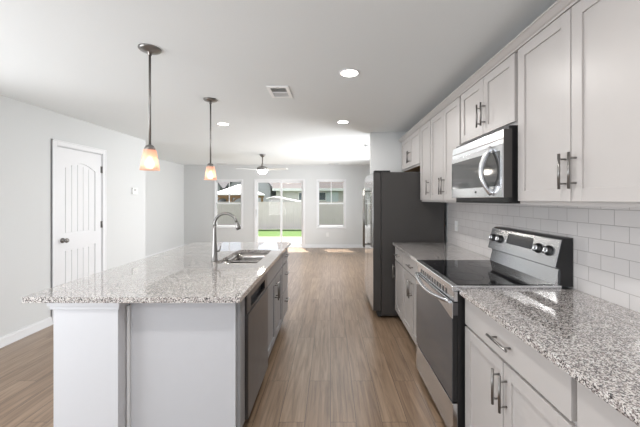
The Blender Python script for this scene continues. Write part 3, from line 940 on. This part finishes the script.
# knee wall at the seating side
r = thing('island_knee_wall', 'white square end of the island knee wall under the left of the granite top', 'panel', (-1.31, 2.69, 0))
obj('post', MB().box(-1.483, -1.138, 1.66, 3.715, 0.0, 0.8835), 'post', r)
mb = MB()
for (e_, za, zb) in ((0.012, 0.842, 0.866), (0.020, 0.862, 0.883)):
    mb.box(-1.483-e_, -1.138+e_, 1.66-e_, 3.715+e_*0.5, za, zb, 0.004)
obj('cap_trim', mb, 'post', r)
obj('base_trim', MB().box(-1.498, -1.136, 1.647, 3.72, 0, 0.09, 0.004), 'white', r)
# end panel
r = thing('island_end_panel', 'smooth light grey end panel of the island facing the camera', 'panel', (-0.83, 1.745, 0))
obj('panel', MB().box(-1.134, -0.532, 1.735, 1.757, 0.0, 0.883), 'islandcab', r)
obj('corner_trim', MB().box(-1.134, -1.117, 1.722, 1.735, 0.0, 0.838, 0.003), 'white', r)
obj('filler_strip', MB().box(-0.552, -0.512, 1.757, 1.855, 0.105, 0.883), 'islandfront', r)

# dishwasher
r = thing('dishwasher', 'dark stainless dishwasher in the near end of the island', 'dishwasher', (-0.8, 2.16, 0))
dy0, dy1 = 1.862, 2.456
obj('tub', MB().box(-1.10, -0.535, dy0+0.004, dy1-0.004, 0.10, 0.878), 'dark', r)
obj('toe_panel', MB().box(-0.60, -0.585, dy0+0.004, dy1-0.004, 0.0, 0.10), 'black', r)
d = obj('dishwasher_door', MB().box(-0.535, -0.494, dy0, dy1, 0.105, 0.735, 0.004), 'steelh', r)
# console with pocket handle
mb = MB().box(-0.535, -0.500, dy0, dy0+0.09, 0.738, 0.872, 0.003).box(-0.535, -0.500, dy1-0.09, dy1, 0.738, 0.872, 0.003)
mb.box(-0.535, -0.500, dy0+0.09, dy1-0.09, 0.815, 0.872, 0.003)
mb.prism([(-0.500, 0.738), (-0.500, 0.752), (-0.53, 0.742), (-0.535, 0.738)], 'y', dy0+0.09, dy1-0.09)
c = obj('console', mb, 'steelh', r)
obj('pocket_handle', MB().box(-0.534, -0.531, dy0+0.09, dy1-0.09, 0.742, 0.815), 'black', c)

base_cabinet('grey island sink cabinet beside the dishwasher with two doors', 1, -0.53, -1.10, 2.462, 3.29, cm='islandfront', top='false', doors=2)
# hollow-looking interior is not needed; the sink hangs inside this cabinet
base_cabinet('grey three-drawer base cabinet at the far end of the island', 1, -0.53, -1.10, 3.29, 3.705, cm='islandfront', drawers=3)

# ------------------------------------------------------------------ light fixtures
def pendant(x, y, label):
    r = thing('pendant_light', label, 'pendant light', (x, y, CEIL), 'pendant lights over the island')
    obj('canopy', MB().lathe([(0.070, 0), (0.070, -0.006), (0.062, -0.014), (0.04, -0.022), (0.014, -0.026), (0.012, -0.045), (0.009, -0.047)], (x, y, CEIL), 32), 'nickel', r)
    obj('rod', MB().cyl((x, y, 1.79), (x, y, CEIL-0.03), 0.0075), 'nickel', r)
    obj('socket_cap', MB().lathe([(0.010, 0.038), (0.024, 0.030), (0.034, 0.012), (0.034, 0.0)], (x, y, 1.758), 24), 'nickel', r)
    sh = MB().lathe([(0.038, 0.0), (0.043, -0.03), (0.052, -0.09), (0.060, -0.135), (0.0585, -0.135), (0.0505, -0.09), (0.0415, -0.03), (0.0365, 0.0)], (x, y, 1.760), 36, caps=False)
    obj('lamp_shade', sh, 'shade', r)
    obj('bulb', MB().lathe([(0.012, 0.0), (0.014, -0.015), (0.026, -0.04), (0.029, -0.055), (0.022, -0.075), (0.004, -0.083)], (x, y, 1.715), 24), 'bulb', r)
    return r
p1 = pendant(-1.212, 2.08, 'frosted glass pendant light on a rod, the nearer of the two over the island')
p2 = copy_tree(p1); p2.location = (-1.215, 3.14, CEIL)
p2['label'] = 'frosted glass pendant light on a rod, the farther of the two over the island'

def downlight(x, y, label):
    r = thing('recessed_light', label, 'ceiling light', (x, y, CEIL), 'recessed ceiling lights')
    obj('trim_ring', MB().lathe([(0.085, 0), (0.085, -0.004), (0.078, -0.007), (0.066, -0.004), (0.066, 0)], (x, y, CEIL), 36, caps=False), 'white', r)
    obj('lens', MB().lathe([(0.066, -0.001), (0.066, -0.0035)], (x, y, CEIL), 36), 'canlight', r)
    return r
DL = [(0.152, 2.48, 'round recessed ceiling light nearest the camera, above the aisle'),
      (0.163, 4.05, 'round recessed ceiling light farther along the aisle, left of the wall cabinets'),
      (-1.44, 4.16, 'round recessed ceiling light on the left, beyond the far pendant'),
      (0.16, 0.8, None), (-1.44, 0.8, None), (0.16, -1.0, None), (-1.44, -1.0, None)]  # unlabelled entries are unseen lamps added for brightness, without fixtures
first = downlight(*DL[0])
DOWN_W = 9
for i, (x, y, lab) in enumerate(DL):
    if i and lab:
        c = copy_tree(first); c.location = (x, y, CEIL); c['label'] = lab
    light('downlight_lamp', 'AREA', (x, y, CEIL-0.012), DOWN_W, (1.0, 0.97, 0.94), direction=(0, 0, -1), shape='DISK', size=0.13)

# ceiling fan
fx, fy = -1.535, 6.99
r = thing('ceiling_fan', 'brushed nickel three-blade ceiling fan with a lit glass bowl in the living room', 'ceiling fan', (fx, fy, CEIL))
obj('canopy', MB().lathe([(0.065, 0), (0.062, -0.02), (0.035, -0.055), (0.016, -0.06)], (fx, fy, CEIL), 28), 'nickel', r)
obj('downrod', MB().lathe([(0.012, -0.06), (0.012, -0.20), (0.022, -0.22), (0.032, -0.265)], (fx, fy, CEIL), 20), 'nickel', r)
obj('motor', MB().lathe([(0.03, -0.26), (0.08, -0.275), (0.115, -0.295), (0.122, -0.31), (0.122, -0.345), (0.108, -0.362), (0.10, -0.366)], (fx, fy, CEIL), 36), 'nickel', r)
obj('light_bowl', MB().lathe([(0.098, -0.367), (0.10, -0.375), (0.092, -0.405), (0.07, -0.432), (0.035, -0.447), (0.002, -0.450)], (fx, fy, CEIL), 32), 'fanbowl', r)
for deg in (98, 218, 338):
    a = math.radians(deg)
    mb = MB()
    L0, L1 = 0.11, 0.635
    prof = [(L0, -0.035), (0.22, -0.055), (0.55, -0.062), (0.63, -0.052), (L1, -0.02), (L1, 0.02), (0.63, 0.052), (0.55, 0.062), (0.22, 0.055), (L0, 0.035)]
    mb.prism(prof, 'z', -0.004, 0.004)
    tilt = Matrix.Rotation(math.radians(-12), 4, 'X')
    rz = Matrix.Rotation(a, 4, 'Z')
    bmesh.ops.transform(mb.bm, matrix=Matrix.Translation((fx, fy, CEIL-0.345)) @ rz @ tilt, verts=mb.bm.verts)
    obj('blade', mb, 'blade', r)

# ceiling vent
r = thing('air_vent', 'white square air register with grey louvres in the kitchen ceiling', 'vent', (-0.475, 2.915, CEIL))
x0, x1, y0, y1 = -0.575, -0.375, 2.765, 3.065
mb = MB()
fr = 0.030
zb = CEIL-0.010
mb.box(x0, x0+fr, y0, y1, zb, CEIL).box(x1-fr, x1, y0, y1, zb, CEIL).box(x0+fr, x1-fr, y0, y0+fr, zb, CEIL).box(x0+fr, x1-fr, y1-fr, y1, zb, CEIL).box(x0+fr, x1-fr, 2.908, 2.922, zb, CEIL)
obj('vent_frame', mb, 'ventwhite', r)
obj('duct', MB().box(x0+fr, x1-fr, y0+fr, y1-fr, CEIL-0.0015, CEIL), 'dark', r)
mb1, mb2 = MB(), MB()
for k in range(7):
    yy = y0+fr+0.003+k*0.0158
    mb1.prism([(yy+0.006, CEIL-0.0018), (yy+0.009, CEIL-0.0018), (yy+0.003, CEIL-0.008), (yy, CEIL-0.008)], 'x', x0+fr, x1-fr)
    yy = 2.924+k*0.0158
    mb2.prism([(yy, CEIL-0.0018), (yy+0.004, CEIL-0.0018), (yy+0.011, CEIL-0.007), (yy+0.006, CEIL-0.007)], 'x', x0+fr, x1-fr)
obj('louvre', mb1, 'louvre', r); obj('louvre', mb2, 'louvre', r)

# small ceiling registers near the back wall and smoke detector
for (x, lab) in ((-3.09, 'small flat ceiling register near the back wall, above the left window'), (0.09, 'small flat ceiling register near the back wall, above the right window')):
    r = thing('ceiling_register', lab, 'vent', (x, 8.82, CEIL), 'small registers by the back wall')
    obj('register_frame', MB().box(x-0.17, x+0.17, 8.74, 8.90, CEIL-0.006, CEIL, 0.002), 'white', r)
    mb = MB()
    for k in range(6): mb.box(x-0.14, x+0.14, 8.757+k*0.022, 8.769+k*0.022, CEIL-0.0075, CEIL-0.0055)
    obj('louvre', mb, 'louvre', r)
r = thing('smoke_detector', 'small round smoke detector on the ceiling left of the return wall', 'smoke detector', (0.685, 5.74, CEIL))
obj('detector_base', MB().lathe([(0.07, 0), (0.07, -0.012), (0.066, -0.016)], (0.685, 5.74, CEIL), 28), 'plastic', r)
obj('detector_cover', MB().lathe([(0.060, -0.016), (0.056, -0.030), (0.03, -0.038), (0.002, -0.039)], (0.685, 5.74, CEIL), 28), 'louvre', r)

# thermostat, outlet on back wall
r = thing('thermostat', 'small white thermostat on the left wall beyond the pantry door', 'thermostat', (XL, 5.03, 1.51))
obj('case', MB().box(XL, XL+0.025, 4.965, 5.095, 1.51, 1.615, 0.005), 'plastic', r)
obj('display', MB().box(XL+0.025, XL+0.0265, 4.99, 5.05, 1.56, 1.60), 'louvre', r)
r = thing('outlet', 'white outlet plate low on the back wall under the right window', 'outlet', (-0.09, YB, 0.33))
obj('cover_plate', MB().box(-0.125, -0.055, YB-0.006, YB, 0.33, 0.445, 0.002), 'plastic', r)
for z in (0.363, 0.412):
    obj('socket', MB().box(-0.106, -0.074, YB-0.0075, YB-0.0055, z-0.014, z+0.014), 'white', r)
